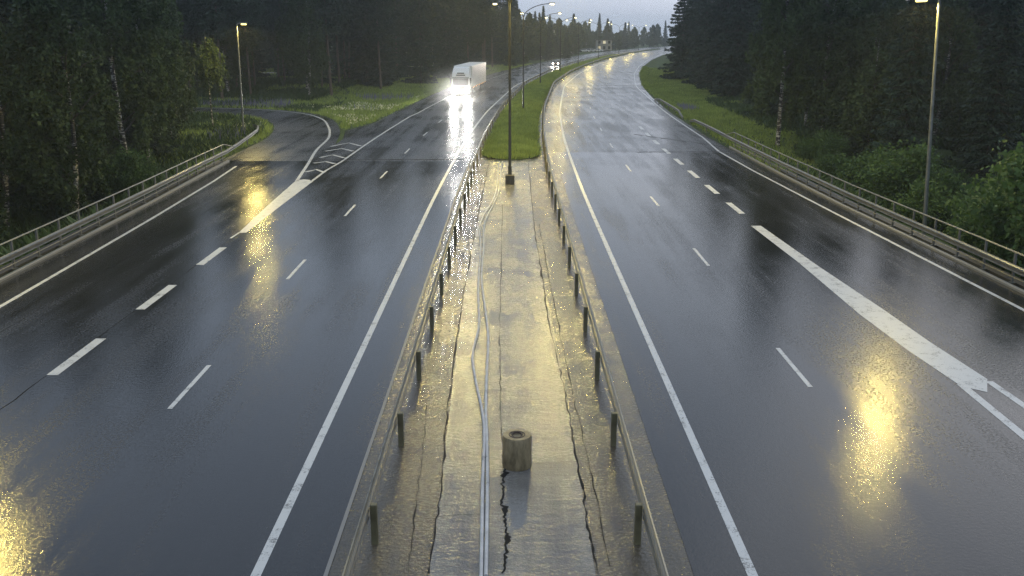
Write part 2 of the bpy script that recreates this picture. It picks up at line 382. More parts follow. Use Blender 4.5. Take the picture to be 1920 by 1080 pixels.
ys = np.concatenate([[-250, -120, -60, -30], np.arange(-10, 260, 1.5), np.arange(260, 520, 5), [540, 580, 640, 720, 820, 1000, 1300, 1700]])
XX, YY = np.meshgrid(xs, ys); PP = np.stack([XX.ravel(), YY.ravel()], 1); ZZ = terrain(PP)
nx, ny = len(xs), len(ys)
me = bpy.data.meshes.new('ground')
idx = np.arange(nx * ny).reshape(ny, nx); qs = np.stack([idx[:-1, :-1], idx[:-1, 1:], idx[1:, 1:], idx[1:, :-1]], -1).reshape(-1, 4)
me.from_pydata(np.column_stack([PP, ZZ]).tolist(), [], qs.tolist()); me.materials.append(M['ground'])
me.polygons.foreach_set('use_smooth', [True] * len(me.polygons))
tag(bpy.data.objects.new('ground', me), kind='structure'); C.objects.link(bpy.data.objects['ground'])
def tz(x, y): return float(terrain([(x, y)])[0])

# grass island in the median ------------------------------------------
isl = []
ISL_L = lambda y: -2.35; ISL_R = lambda y: 1.75
nseg = 30
mb = MB(); rows = []
for y in [65.0, 65.3, 66, 67, 69, 72] + rng(76, 500, 4):
    t = min(1, max(0.02, (y - 65) / 2.2)) ** .5; row = []
    for k in range(9):
        u = k / 8; off = (-2.35 * (1 - u) + 1.75 * u) * t if y < 67.3 else (-2.35 * (1 - u) + 1.75 * u)
        x_, y_ = at(off, y); row.append((x_, y_, .02 + .3 * math.sin(PI * u) ** .6 * min(1, (y - 64.9) / 3)))
    rows.append(row)
n9 = 9; mb.add([p for r in rows for p in r], [(a * n9 + i, a * n9 + i + 1, (a + 1) * n9 + i + 1, (a + 1) * n9 + i) for a in range(len(rows) - 1) for i in range(8)])
isl_o = mb.build('grass_island', M['ground'], smooth=True); isl_o['kind'] = 'structure'

# markings --------------------------------------------------------------
mk = MB(); ZP = 0.005
strip_mb(mk, [at(LINE_L, y) for y in rng(-40, YF, 4)], .17, ZP)
strip_mb(mk, [at(LINE_R, y) for y in rng(-40, YF, 4)], .17, ZP)
for k in range(-3, 45):                                   # lane dashes, 3 m long every 12 m
    y0 = 20.6 + 12 * k; strip_mb(mk, [at(-8.0, y0), at(-8.0, y0 + 1.5), at(-8.0, y0 + 3)], .12, ZP)
    y0 = 22.0 + 12.6 * k if k < 5 else 22 + 12.6 * k
    strip_mb(mk, [at(7.4, y0), at(7.4, y0 + 1.5), at(7.4, y0 + 3)], .12, ZP)
for k in range(-4, 4):                                    # wide dashes before the left merge
    y0 = 16.9 + 5.95 * k; 
    if y0 + 3 < 39: strip_mb(mk, [(-11.8, y0), (-11.8, y0 + 3)], .3, ZP)
for k in range(-0, 8):                                    # wide dashes before the right exit
    y0 = 45.2 + 5.9 * k; strip_mb(mk, [at(11.15, y0), at(11.15, y0 + 3.1)], .3, ZP)
# left outer edge line, running on into the ramp as a faint line
strip_mb(mk, [(-16.1, -30), (-16.25, 20), (-16.4, 29), (-17.0, 44), (-17.6, 55.5), (-18.1, 62)], .16, ZP)
# right outer edge line
strip_mb(mk, [(16.25, -30), (16.2, 29), (15.7, 45), (15.3, 60), (15.25, 70)] + [at(15.5, y) for y in rng(80, YF, 5)], .16, ZP)
# left main outer line past the gore
gl = [G(586, 339)[:2], G(695, 265.5)[:2], G(720, 248.9)[:2]]
strip_mb(mk, [(-11.82, 55.6), (-11.82, 60)] + [at(-11.75 if y < 100 else -11.5, y) for y in rng(64, YF, 5)], .17, ZP)
strip_mb(mk, [(-12.72, 55.6)] + [tuple(p)[:2] for p in smooth_path([(x, y, 0) for x, y in ramp_line[1:]])], .2, ZP)
mk.build('road_markings', M['paint'])['kind'] = 'structure'
# solid gores
def gp(l, cx=0): return [G(*p)[:2] for p in l]
g1 = gp([(447, 437), (462, 436), (520, 391), (587, 340), (580, 337.2), (570, 336.4), (560, 337.5), (554.5, 339), (500, 387)])
poly_obj('road_markings', g1, ZP, M['paint'])
g0 = MB(); strip_mb(g0, gp([(432, 447), (449, 436)]), .1, ZP); g0.build('road_markings', M['paint'])['kind'] = 'structure'
g2 = gp([(1408, 423.5), (1426.7, 423.5), (1535.6, 500), (1655.6, 580), (1744.4, 642), (1851, 711), (1851, 735.6), (1802, 724.4), (1700, 655.6), (1611, 589), (1495.6, 491)])
poly_obj('road_markings', g2, ZP + .001, M['paint'])
g3 = MB()
strip_mb(g3, [(11.22, 22.2), (11.15, 18.8), (11.1, 10), (11.0, -20)], .22, ZP)
strip_mb(g3, [(12.02, 22.4), (12.12, 18.8), (12.6, 10), (14, -20)], .2, ZP)
for ch in ([(553, 339), (570, 336), (586, 339)], [(573, 322.5), (593, 318), (608, 323)], [(588, 306), (611, 303), (628, 307)], [(600, 295.5), (624, 290.5), (645, 296)],
           [(610, 283.5), (641, 278.5), (662, 283.5)], [(620, 274.6), (654, 268), (677, 274)]):
    if ch[0][0] == 553: continue
    strip_mb(g3, gp(ch), .3, ZP + .002)
g3.build('road_markings', M['paint'])['kind'] = 'structure'
fl = MB(); strip_mb(fl, [at(-3.02, y) for y in rng(-20, 66, 4)], .07, ZP); fl.build('road_markings', M['oldpaint'])['kind'] = 'structure'

# bridge joint and transverse seams, cracks -------------------------------
jt = MB(); R0 = random.Random(4)
def wob(p0, p1, n, a, rnd):
    return [(p0[0] + (p1[0] - p0[0]) * i / n + (rnd.uniform(-a, a) * .2), p0[1] + (p1[1] - p0[1]) * i / n + rnd.uniform(-a, a)) for i in range(n + 1)]
strip_mb(jt, wob((-13.9, 65.1), (-3.0, 65.4), 30, .05, R0), [R0.uniform(.1, .3) for _ in range(31)], .008)
strip_mb(jt, wob((9.0, 69.5), (16.2, 69.9), 20, .08, R0), [R0.uniform(.06, .2) for _ in range(21)], .008)
strip_mb(jt, wob((10.5, 82.0), (16.2, 73.0), 20, .2, R0), [R0.uniform(.05, .2) for _ in range(21)], .008)
for y0, x0, x1, w in ((66.2, -19.6, -14.2, .12), (75.5, -20, -15.2, .13), (83.5, -21, -16.2, .15), (59.5, -19.5, -14.5, .05), (88.5, -22, -17, .12)):
    strip_mb(jt, wob((x0, y0), (x1, y0 + 1.2), 18, .12, R0), [R0.uniform(w * .3, w) for _ in range(19)], .002 if y0 > 66 else .008)
strip_mb(jt, [(-11.93 + R0.gauss(0, .012), y) for y in rng(5, 64, .7)], [R0.uniform(.01, .035) for _ in rng(5, 64, .7)], .003)
strip_mb(jt, [(-15.0 + R0.gauss(0, .012), y) for y in rng(14, 64, .7)], [R0.uniform(.005, .025) for _ in rng(14, 64, .7)], .003)
jt.build('road_seam', M['joint'])['kind'] = 'structure'
ck = MB()
cracks = [[(918.5, 299), (906, 358.7), (897, 400), (888.6, 443.7), (877.6, 503.6), (868, 560), (863, 594), (851.5, 672.6), (835, 802), (829, 900), (821, 964), (803, 1075)],
          [(942, 384), (940, 500), (937.5, 610), (938, 690), (939, 765), (942, 830), (944, 876)],
          [(991, 305), (1000, 406), (1008, 470), (1019, 532), (1027, 594), (1047, 680), (1062, 750), (1074, 825), (1092, 920), (1105, 1000), (1120, 1075)],
          [(1010, 420), (1030, 520), (1060, 672), (1087.6, 793), (1118, 930), (1143, 1061)],
          [(800, 760), (792, 850), (779, 960), (765, 1075)], [(905, 330), (893, 390), (870, 480)]]
for i, l_ in enumerate(cracks):
    pts = smooth_path([G(*p) for p in l_], 8); q = []
    for p in pts: q.append((p.x + R0.gauss(0, .014), p.y + R0.gauss(0, .02)))
    w0 = (.028, .02, .03, .015, .013, .013)[i]
    strip_mb(ck, q, [max(.008, R0.gauss(w0, w0 * .5)) for _ in q], .002)
pts = smooth_path([G(*p) for p in [(947, 878), (943, 920), (947, 973), (949, 1010), (945, 1075)]], 14)
strip_mb(ck, [(p.x + R0.gauss(0, .02), p.y) for p in pts], [.025 + .06 * abs(math.sin(i * .9)) * R0.random() + (.07 if i % 19 in (3, 4, 5) else 0) for i in range(len(pts))], .002)
for y_, x0, x1 in ((870, 998, 1072), (968, 823, 900), (585, 985, 1030), (795, 905, 938)):
    strip_mb(ck, [(a[0], a[1]) for a in [G(x0 + (x1 - x0) * t / 8, y_ + R0.uniform(-1, 1) - 5 * t / 8) for t in range(9)]], .012, .002)
ck.build('pavement_cracks', M['crack'])['kind'] = 'structure'

# ------------------------------------------------------------------ guard rails
T_ = .012
W_FACE = [(.0, -.135), (.015, -.115), (.06, -.09), (.06, -.045), (0, -.02), (0, .02), (.06, .045), (.06, .09), (.015, .115), (0, .135)]
def wprof(side, z):   # side +1: bulges to the right of travel
    f = [(side * (u + .0), z + v) for u, v in W_FACE]; bck = [(side * (u - T_), z + v) for u, v in reversed(W_FACE)]
    return f + bck
PATH_L = [(-2.45, y) for y in rng(-8, 56, 4)] + [at(-2.5, y) for y in rng(60, 460, 4)]
PATH_R = [(2.25, y) for y in rng(-8, 56, 4)] + [at(2.2, y) for y in rng(60, 460, 4)]
def beam_parts(t, side, z, path):
    m_ = MB(); sweep(m_, wprof(side, z), path); b_ = m_.build('rail_beam', M['steelpost'], t)  # duller steel puts the shade between the ridges into the colour
    m2 = MB()
    for zz_ in (-.075, .075):  # brighter steel strips stand in for highlights along the beam's two ridges
        sweep(m2, [(side * .045, z + zz_ - .034), (side * .075, z + zz_ - .02), (side * .075, z + zz_ + .02), (side * .045, z + zz_ + .034)], path)
    m2.build('ridge_highlight', M['steel'], b_); return b_
def median_rail(path, side, label):
    t = thing('guard_rail', label, 'guard rail', (path[0][0], path[0][1], 0), 0, 'guard rails along the median')
    o = Vector((path[0][0], path[0][1], 0))
    beam_parts(t, side, .62, [Vector((x, y, 0)) - o for x, y in path])
    pm = MB(); pm.box(-.058, .058, -.055, .055, -.05, .74, .012)
    post = None
    for x, y in path[1:98]:
        if post is None: post = pm.build('post', M['woodpost'], t); p = post
        else: p = post.copy(); C.objects.link(p); p.parent = t
        p.location = Vector((x - side * .09, y + 2.6, 0)) - o
        if y > 62: p.location.x += (c(y + 2.6) - c(y))
    return t
median_rail(PATH_L, -1, 'steel guard rail with dark square posts along the left edge of the median')
median_rail(PATH_R, 1, 'steel guard rail with dark square posts along the right edge of the median')
def side_rail(path, side, y_top_end, ystart, label, tail):
    """parapet on the bridge edge: W-beam, hand rail above, close posts on a kerb; tail = rest of the path where only the beam goes on"""
    t = thing('bridge_railing', label, 'bridge railing', (path[0][0], path[0][1], 0)); o = Vector((path[0][0], path[0][1], 0))
    P3 = [Vector((x, y, 0)) - o for x, y in path]; full = P3 + [Vector((x, y, z)) - o for x, y, z in tail]
    beam_parts(t, -side, .62, full)
    off = Vector((side * .16, 0, 0)); m2 = MB()
    e = P3[-1]
    m2.tube([p + off + Vector((0, 0, 1.12)) for p in P3] + [e + off + Vector((0, .25, 1.1)), e + Vector((0, 2.2, .72))], .035, 8)
    m2.build('hand_rail', M['steeldull'], t, True)
    m3 = MB(); m3.tube([p + off * .6 + Vector((0, 0, .27)) for p in P3], .022, 6); m3.build('lower_rail', M['steelpost'], t)
    L = [0]
    for a, b in zip(P3[:-1], P3[1:]): L.append(L[-1] + (b - a).length)
    n = int(L[-1] / 2); first = None
    for i in range(n + 1):
        s_ = i * 2.0; k = max(j for j in range(len(L)) if L[j] <= s_ + 1e-6); k = min(k, len(P3) - 2)
        p = P3[k].lerp(P3[k + 1], (s_ - L[k]) / (L[k + 1] - L[k]))
        if first is None:
            q = MB(); q.box(-.035, .035, -.05, .05, .03, 1.1, .008); q.box(-.09, .09, -.09, .09, .04, .07)
            ps = first = q.build('post', M['steelpost'], t)
        else: ps = first.copy(); C.objects.link(ps); ps.parent = t
        ps.location = p + off
    for x, y, z in tail[1::2]:
        q = MB(); q.box(-.04, .04, -.05, .05, -.6, z + .7); r = q.build('post', M['steelpost'], t); r.location = Vector((x + side * .09, y, 0)) - o
    return t
LPATH = [(-17.85, -8), (-17.9, 10), (-18.0, 25), (-18.3, 36), (-18.7, 48), (-19.2, 58), (-19.45, 64.5)]
side_rail(LPATH, -1, 0, 0, 'galvanised bridge railing with a handrail above, beside the dark birch forest', [(-19.9, 69, .0), (-20.5, 74, 0), (-21.4, 80, -.1), (-22.6, 85, -.25), (-24.2, 89, -.5)])
RPATH = [(17.7, -8), (17.65, 10), (17.5, 25), (17.25, 35), (16.85, 47), (16.75, 58), (16.75, 72.5)]
side_rail(RPATH, 1, 0, 0, 'galvanised bridge railing with a handrail above, beside the leafy roadside bushes', [(16.85, 77, 0), (17.0, 84, -.05), (17.15, 90, -.15), (17.3, 93, -.5)])
t = thing('guard_rail', 'short separate guard rail piece in the grass verge beyond the bridge railing', 'guard rail', (17.5, 98, 0), 0)
beam_parts(t, -1, .5, [Vector(p_) for p_ in [(0, 0, -.5), (.05, 3, .0), (.25, 11, .05), (.5, 19, .05), (.9, 26, -.4)]])
for y in (3, 7, 11, 15, 19):
    q = MB(); q.box(.1, .2, -.05, .05, -.6, .62); r = q.build('post', M['steelpost'], t); r.location = (.012 * y, y, 0)
for pth, sd in ((LPATH, -1), (RPATH, 1)):
    kb = MB(); sweep(kb, [(-.08, -.1), (-.08, .07), (-.06, .09), (.06, .09), (.08, .07), (.08, -.1)], [(x - sd * .12, y, 0) for x, y in pth])
    kb.build('kerb', M['kerb'])['kind'] = 'structure'
    ed = MB(); sweep(ed, [(-.05 * 1, -1.2), (-.05, .04), (.45, .04), (.45, -1.2)] if sd > 0 else [(-.45, -1.2), (-.45, .04), (.05, .04), (.05, -1.2)], [(x + sd * .33, y, 0) for x, y in pth])
    ed.build('bridge_deck_edge', M['edge'])['kind'] = 'structure'

# ------------------------------------------------------------------ conduits and concrete drum
def pipe(l_, label, r=.034):
    pts = smooth_path([G(px, py, .04) for px, py in l_], 6)
    m_ = MB(); m_.tube(pts, r, 8); o = m_.build('cable_conduit', M['pipe'], None, True)
    return tag(o, label, 'conduit')
pipe([(902, 1090), (903.5, 1000), (905, 904), (908, 811), (903, 765), (891, 709.6), (886, 663), (897, 617), (898, 585), (896.5, 540), (901, 469), (901, 418.5), (921.7, 381), (931, 355.6), (934, 320), (936, 303)], 'light grey conduit pipe that bends furthest toward the left carriageway, lying along the median')
pipe([(911, 1080), (912.5, 1000), (914, 904), (912.5, 811), (911, 765), (912.6, 696), (915, 654), (914, 614), (907, 560), (903, 520), (906.5, 470), (909, 418.5), (926, 381), (936, 355.6), (939, 320), (942, 303)], 'straighter light grey conduit pipe lying closer to the concrete drum on the median')
dx, dy, _ = G(969.5, 882); dy += .27
t = thing('concrete_drum', 'stained round concrete drum with a rusty lifting loop, standing on the median', 'concrete drum', (dx, dy - .03, 0)); t.scale = (1.05, 1.05, 1.12)
m_ = MB(); m_.lathe([(.27, -.01), (.285, .02), (.28, .3), (.283, .56), (.265, .6), (.12, .6), (.11, .585), (.0005, .585)], n=32); m_.build('drum_body', M['drum'], t, True)
m_ = MB(); m_.tube([(.09 * math.cos(a), -.0 + .09 * math.sin(a), .59 + .02 * math.sin(a)) for a in np.linspace(-PI * .3, PI * 1.3, 14)], .016, 6); m_.build('lifting_loop', M['rust'], t, True)
m_ = MB(); m_.tube([(.15 * math.cos(a), .15 * math.sin(a), .6) for a in np.linspace(0, 2 * PI, 22)], .012, 6); m_.build('recess_ring', M['rust'], t, True)

# ------------------------------------------------------------------ street lamps
def spot(parent, loc, energy, size=.13, ang=172):
    L = bpy.data.lights.new('lamp_light', 'SPOT'); L.energy = energy; L.color = LAMP; L.spot_size = math.radians(ang); L.spot_blend = .15; L.shadow_soft_size = size
    o = bpy.data.objects.new('lamp_light', L); C.objects.link(o); o.parent = parent; o.location = loc; return o
def head_mesh(parent, x, z, d, lens_scale=1.0):
    """luminaire reaching from x outward in direction d (+1/-1)"""
    q = MB(); q.rings([[(x + d * (.0), s_ * w / 2, z + h) for s_, h in ((-1, 0), (1, 0), (.7, .1), (-.7, .1))] for x, w in ((x, .1), (x + d * .12, .24), (x + d * .5, .3), (x + d * .66, .16))])
    hd = q.build('lamp_head', M['pole'], parent)
    q = MB(); xa, xb = sorted((x + d * .14, x + d * .56)); q.box(xa, xb, -.15, .15, z - .13, z - .004, .03); q.build('lamp_lens', M['lens'] if lens_scale == 1 else M['lens_near'], hd)
    return hd
def double_lamp(x, y, H, label, energy, footing=False, base=0.0, thick=1.0):
    t = thing('street_lamp', label, 'street lamp', (x, y, base), 0, 'twin street lamps along the median')
    m_ = MB(); m_.tube([(0, 0, -.3), (0, 0, 1.0), (0, 0, 1.05), (0, 0, H - 1.6), (0, 0, H - 1.2)], [.115, .11, .085, .055, .05], 12); m_.build('pole', M['darkpole'], t, True)
    for d in (-1, 1):
        a = MB(); pts = [(0, 0, H - 1.45)] + [(d * (2.75 * (1 - math.cos(u)) ** .8), 0, H - 1.3 + 1.3 * math.sin(u)) for u in np.linspace(.25, PI / 2, 9)]
        a.tube(pts, .04, 8); a.build('arm', M['darkpole'], t, True)
        head_mesh(t, d * 2.7, H + .02, d); spot(t, (d * 3.1, 0, H - .12), energy)
    if footing:
        q = MB(); q.box(-.27, .27, -.27, .27, -.02, .55, .03); q.build('footing', M['footing'], t)
    return t
poles = [(956, 345, 'nearest twin street lamp, its dark pole on a square concrete footing on the median'), (981, 210, 'second twin street lamp, its pole rising from the grass island beside the truck'),
         (1013, 161, 'third twin street lamp along the grass median, just beyond the truck'), (1050, 138, 'fourth twin street lamp on the median, in front of the oncoming car lights'),
         (1084, 124, 'fifth twin street lamp along the curving grass median'), (1120, 112, 'sixth twin street lamp along the median, before the far building'),
         (1155, 103, 'seventh twin street lamp along the far median'), (1192, 96.6, 'eighth and furthest twin street lamp that shows fully, near the dark spruce')]
for i, (px, py, lb) in enumerate(poles):
    x, y, _ = G(px, py)
    if i > 2: x = c(y) - .1
    H = 11.4
    double_lamp(x, y, H, lb, (5400, 2400, 2000, 2000, 2200, 2600, 3000, 3200)[i], footing=(i == 0), base=0.02 if i else 0)
def single_lamp(x, y, H, reach, d, label, energy, z0, lean=0):
    t = thing('street_lamp', label, 'street lamp', (x, y, z0), 0, 'single street lamps at the roadside'); t.rotation_euler = (0, lean, 0)
    h = H - z0
    m_ = MB(); m_.tube([(0, 0, -.6), (0, 0, 1.2), (0, 0, h - .25), (0, 0, h - .03)], [.095, .09, .055, .055], 12); m_.build('pole', M['pole'], t, True)
    a = MB(); a.tube([(0, 0, h - .05), (d * .1, 0, h), (d * reach, 0, h + .02)], .045, 8); a.build('arm', M['pole'], t, True)
    head_mesh(t, d * (reach - .1), h + .02, d, 1.1); spot(t, (d * (reach + .25), 0, h - .12), energy)
single_lamp(18.75, 42.2, 9.9, .5, -1, 'tall grey street lamp behind the railing among the roadside bushes', 2200, -.5, -.05)
single_lamp(-24.0, 85.3, 9.2, .35, 1, 'slim grey street lamp in the lupine meadow inside the bend of the ramp', 2800, -.6, .01)
single_lamp(-20.3, 30.4, 10.0, 1.1, 1, 'street lamp beside the near bridge railing whose light reflects on the wet asphalt', 2800, -1.0)

# ------------------------------------------------------------------ truck
TX, TY = -7.0, 131.5
tr = thing('semi_truck', 'white lorry with long box trailer driving toward the camera with bright headlights', 'truck', (TX, TY, 0), -math.atan(.085))
m_ = MB()   # cab: front at y=0, faces -y
m_.rings([[(sx * (1.22 - tap), y, z) for sx, y, z in ((-1, yf, z_), (1, yf, z_), (1, 2.15, z_), (-1, 2.15, z_))] for z_, yf, tap in ((.35, .04, .04), (.5, .0, 0), (1.45, .0, 0), (2.45, .14, .03), (3.1, .3, .06), (3.75, .75, .16), (3.92, 1.2, .25))])
cab = m_.build('cab', M['white'], tr)
m_ = MB(); m_.rings([[(sx * w, y + dd, z) for dd, sx in ((0, -1), (0, 1))] + [(w, y + .04, z), (-w, y + .04, z)] for z, y, w in ((1.52, -.02, 1.08), (2.38, .1, 1.04))]); m_.build('windscreen', M['glassd'], cab)
m_ = MB(); m_.rings([[(-1.12, y, z), (1.12, y, z), (1.12, y + .06, z), (-1.12, y + .06, z)] for y, z in ((-.22, 2.42), (.08, 2.58))]); m_.build('sun_visor', M['blackp'], cab)
m_ = MB(); m_.box(-.62, .62, .1, .3, 2.75, 2.9); m_.box(-.48, .48, .16, .3, 3.02, 3.16); m_.build('roof_sign', M['blackp'], cab)
m_ = MB()
for z in (1.0, 1.15, 1.3): m_.box(-.75, .75, -.03, .02, z, z + .07)
m_.build('grille', M['blackp'], cab)
m_ = MB(); m_.box(-1.24, 1.24, -.12, .1, .32, .62, .05); m_.build('bumper', M['white'], cab)
for s_ in (-1, 1):
    m_ = MB(); m_.box(*sorted((s_ * .78, s_ * 1.12)), -.16, -.05, .62, .82, .02); m_.build('headlight', M['head'], cab)
    m_ = MB(); m_.box(*sorted((s_ * 1.3, s_ * 1.48)), -.05, .1, 1.75, 2.5, .03); m_.box(*sorted((s_ * 1.15, s_ * 1.32)), .0, .05, 2.35, 2.4); m_.build('mirror', M['blackp'], cab)
    m_ = MB(); m_.box(*sorted((s_ * 1.235, s_ * 1.245)), .45, 1.3, 1.55, 2.3); m_.build('side_window', M['glassd'], cab)
m_ = MB(); m_.box(-.5, .5, .6, 19.3, .75, 1.02); m_.build('chassis', M['blackp'], tr)
m_ = MB(); m_.box(-1.29, 1.29, 2.75, 19.6, 1.12, 4.0, .04); bx_ = m_.build('trailer_box', M['box'], tr)
m_ = MB(); m_.box(-1.31, 1.31, 2.7, 19.64, 1.04, 1.14); m_.build('side_rail', M['steelpost'], bx_)
for s_ in (-1, 1):
    m_ = MB()
    for k in range(9): m_.box(*sorted((s_ * 1.315, s_ * 1.33)), 3.2 + k * 1.9, 3.3 + k * 1.9, 1.05, 1.11)
    m_.build('marker_light', M['amber'], bx_)
    m_ = MB(); m_.box(*sorted((s_ * 1.18, s_ * 1.24)), 6.5, 12.0, .5, .95); m_.build('side_guard', M['rim'], tr)
for y_, dual in ((1.3, 0), (4.0, 1), (14.0, 1), (15.35, 1), (16.7, 1)):
    for s_ in (-1, 1):
        x0, x1 = sorted((s_ * (.68 if dual else .92), s_ * 1.24)); q = MB(); q.wheel(x0, x1, y_, .5, .5); w_ = q.build('wheel', M['tyre'], tr, True)
        q = MB(); q.wheel(*sorted((s_ * 1.2, s_ * 1.255)), y_, .5, .28, 14, .01); q.build('rim', M['rim'], w_)
def beam(parent, loc, energy, target=(0, -60, 0), size=.12, ang=70, col=(1, .96, .88)):
    L = bpy.data.lights.new('headlight_beam', 'SPOT'); L.energy = energy; L.color = col; L.spot_size = math.radians(ang); L.spot_blend = 1; L.shadow_soft_size = size
    o = bpy.data.objects.new('headlight_beam', L); C.objects.link(o); o.parent = parent; o.location = loc
    d = Vector(target) - Vector(loc); o.rotation_euler = d.to_track_quat('-Z', 'Y').to_euler(); return o
for s_ in (-1, 1): beam(tr, (s_ * .95, -.3, .75), 6500, (s_ * 1.0, -30, .6), .42)

# oncoming car
def make_car(name, label, x, y, rz, paint, lit, group=None):
    t = thing(name, label, 'car', (x, y, 0), rz, group)
    prof = [(-2.15, .3), (-2.2, .55), (-2.1, .75), (-1.2, .92), (-.45, 1.4), (1.0, 1.42), (1.75, 1.0), (2.1, .95), (2.15, .35)]
    m_ = MB(); m_.rings([[(x_ * k, y_, z_ if z_ < 1.1 or abs(x_) < .8 else z_ - .02) for y_, z_ in prof] for x_, k in ((-.86, 1), (-.8, 1), (.8, 1), (.86, 1))]); b_ = m_.build('body', paint, t)
    m_ = MB(); m_.rings([[(-.7, y_, z_), (.7, y_, z_), (.7, y_ + .03, z_ + .03), (-.7, y_ + .03, z_ + .03)] for y_, z_ in ((-1.2, .96), (-.55, 1.37))]); m_.build('windscreen', M['glassd'], b_)
    for s_ in (-1, 1):
        m_ = MB(); m_.box(*sorted((s_ * .85, s_ * .875)), -.7, 1.3, .98, 1.3); m_.build('side_window', M['glassd'], b_)
        m_ = MB(); m_.box(*sorted((s_ * .5, s_ * .8)), -2.24, -2.15, .55, .75, .02); m_.build('headlight', M['car_head'] if lit else M['rim'], b_)
        for y_ in (-1.35, 1.35):
            q = MB(); q.wheel(*sorted((s_ * .68, s_ * .89)), y_, .32, .32, 14); q.build('wheel', M['tyre'], t, True)
    return t
cx_, cy_ = at(-5.9, 252)
car = make_car('car', 'oncoming car with glowing headlights far down the left carriageway', cx_, cy_, -math.atan(.15), mat('dark_car_paint', (.05, .03, .03), .3), True)
for s_ in (-1, 1): beam(car, (s_ * .65, -2.45, .65), 5000, (s_ * .6, -40, .2), .12, 80, (1, .85, .75))

# ------------------------------------------------------------------ vegetation meshes
def quads_obj(name, cen, u, v, m):
    """leaf quads with centre and two half-axes (numpy Nx3)"""
    n = len(cen); V = np.stack([cen - u - v, cen + u - v, cen + u + v, cen - u + v], 1).reshape(-1, 3)
    me = bpy.data.meshes.new(name); me.vertices.add(4 * n); me.vertices.foreach_set('co', V.astype(np.float32).ravel())
    me.loops.add(4 * n); me.loops.foreach_set('vertex_index', np.arange(4 * n, dtype=np.int32))
    me.polygons.add(n); me.polygons.foreach_set('loop_start', np.arange(0, 4 * n, 4, dtype=np.int32)); me.polygons.foreach_set('loop_total', np.full(n, 4, np.int32))
    me.update(); me.validate(); me.materials.append(m); return me
def rnd_axes(r, n, s, flat=0.0, asp=1.0):
    a = r.normal(size=(n, 3)); a[:, 2] *= (1 - flat); a /= np.linalg.norm(a, axis=1)[:, None]
    b = r.normal(size=(n, 3)); b -= (b * a).sum(1)[:, None] * a; b /= np.linalg.norm(b, axis=1)[:, None]
    s = s * r.uniform(.6, 1.3, n)[:, None]; return a * s * asp, b * s * .6
def trunk_mesh(name, h, r0, m, limbs, bend, r):
    q = MB(); pts = [(bend * math.sin(z / h * 2.2 + bend), bend * .6 * math.sin(z / h * 3), z) for z in np.linspace(-.5, h, 14)]
    q.tube(pts, [r0 * (1.25 if i == 0 else (1 - .92 * (i / 13) ** 1.1)) for i in range(14)], 9, False)
    for (z0, az, L, up) in limbs:
        k = min(12, int((z0 + .5) / (h + .5) * 13)); p0 = Vector(pts[k]); p0.z = z0
        d = Vector((math.cos(az), math.sin(az), 0)); q.cur = 1; q.tube([p0, p0 + d * L * .5 + Vector((0, 0, up * .65)), p0 + d * L + Vector((0, 0, up))], [r0 * .3, r0 * .18, r0 * .05], 5, False)
    me = bpy.data.meshes.new(name); me.from_pydata([tuple(v) for v in q.v], [], q.f); me.materials.append(m); me.materials.append(M['bark']); me.polygons.foreach_set('material_index', q.mi)
    me.polygons.foreach_set('use_smooth', [True] * len(me.polygons)); return me
def birch(seed, h=17, R=3.2, z0=2.5, n=24000, s=.085, mleaf='birch_leaf', r0=.17, bend=.5):
    r = np.random.RandomState(seed); limbs = []; C_ = []
    nb = 46
    for i in range(nb):
        t_ = i / nb; zb = z0 + .5 + (h - z0 - 1) * t_; prof = math.sin(PI * min(1, .16 + .84 * t_) ** .75) ** .7 * (1 - .35 * t_)
        L = R * prof * r.uniform(.65, 1.15); az = i * 2.399 + r.uniform(-.4, .4); up = L * r.uniform(.3, .8)
        limbs.append((zb - .6, az, L * .85, up))
        m_ = int(n / nb * (.5 + prof)); nt = max(5, int(m_ / 42))          # drooping twigs hanging along the limb
        tt = r.uniform(.3, 1.05, nt) ** .8
        base = np.stack([np.cos(az) * L * tt, np.sin(az) * L * tt, zb - .6 + up * np.sin(tt * 1.45)], 1) + r.normal(0, .22, (nt, 3))
        per = m_ // nt; k = r.uniform(0, 1, (nt, per)); droop = r.uniform(.5, 1.9, (nt, 1))
        sw = r.normal(0, .25, (nt, 1, 2)); pos = base[:, None, :] + r.normal(0, .09, (nt, per, 3)); pos[..., 2] -= k * droop; pos[..., :2] += sw * k[..., None]
        C_.append(pos.reshape(-1, 3))
    Cn = np.concatenate(C_); u, v = rnd_axes(r, len(Cn), s)
    return quads_obj('crown', Cn, u, v, M[mleaf]), trunk_mesh('trunk', h * .97, r0, M['birch_bark'], limbs[::2], bend, r)
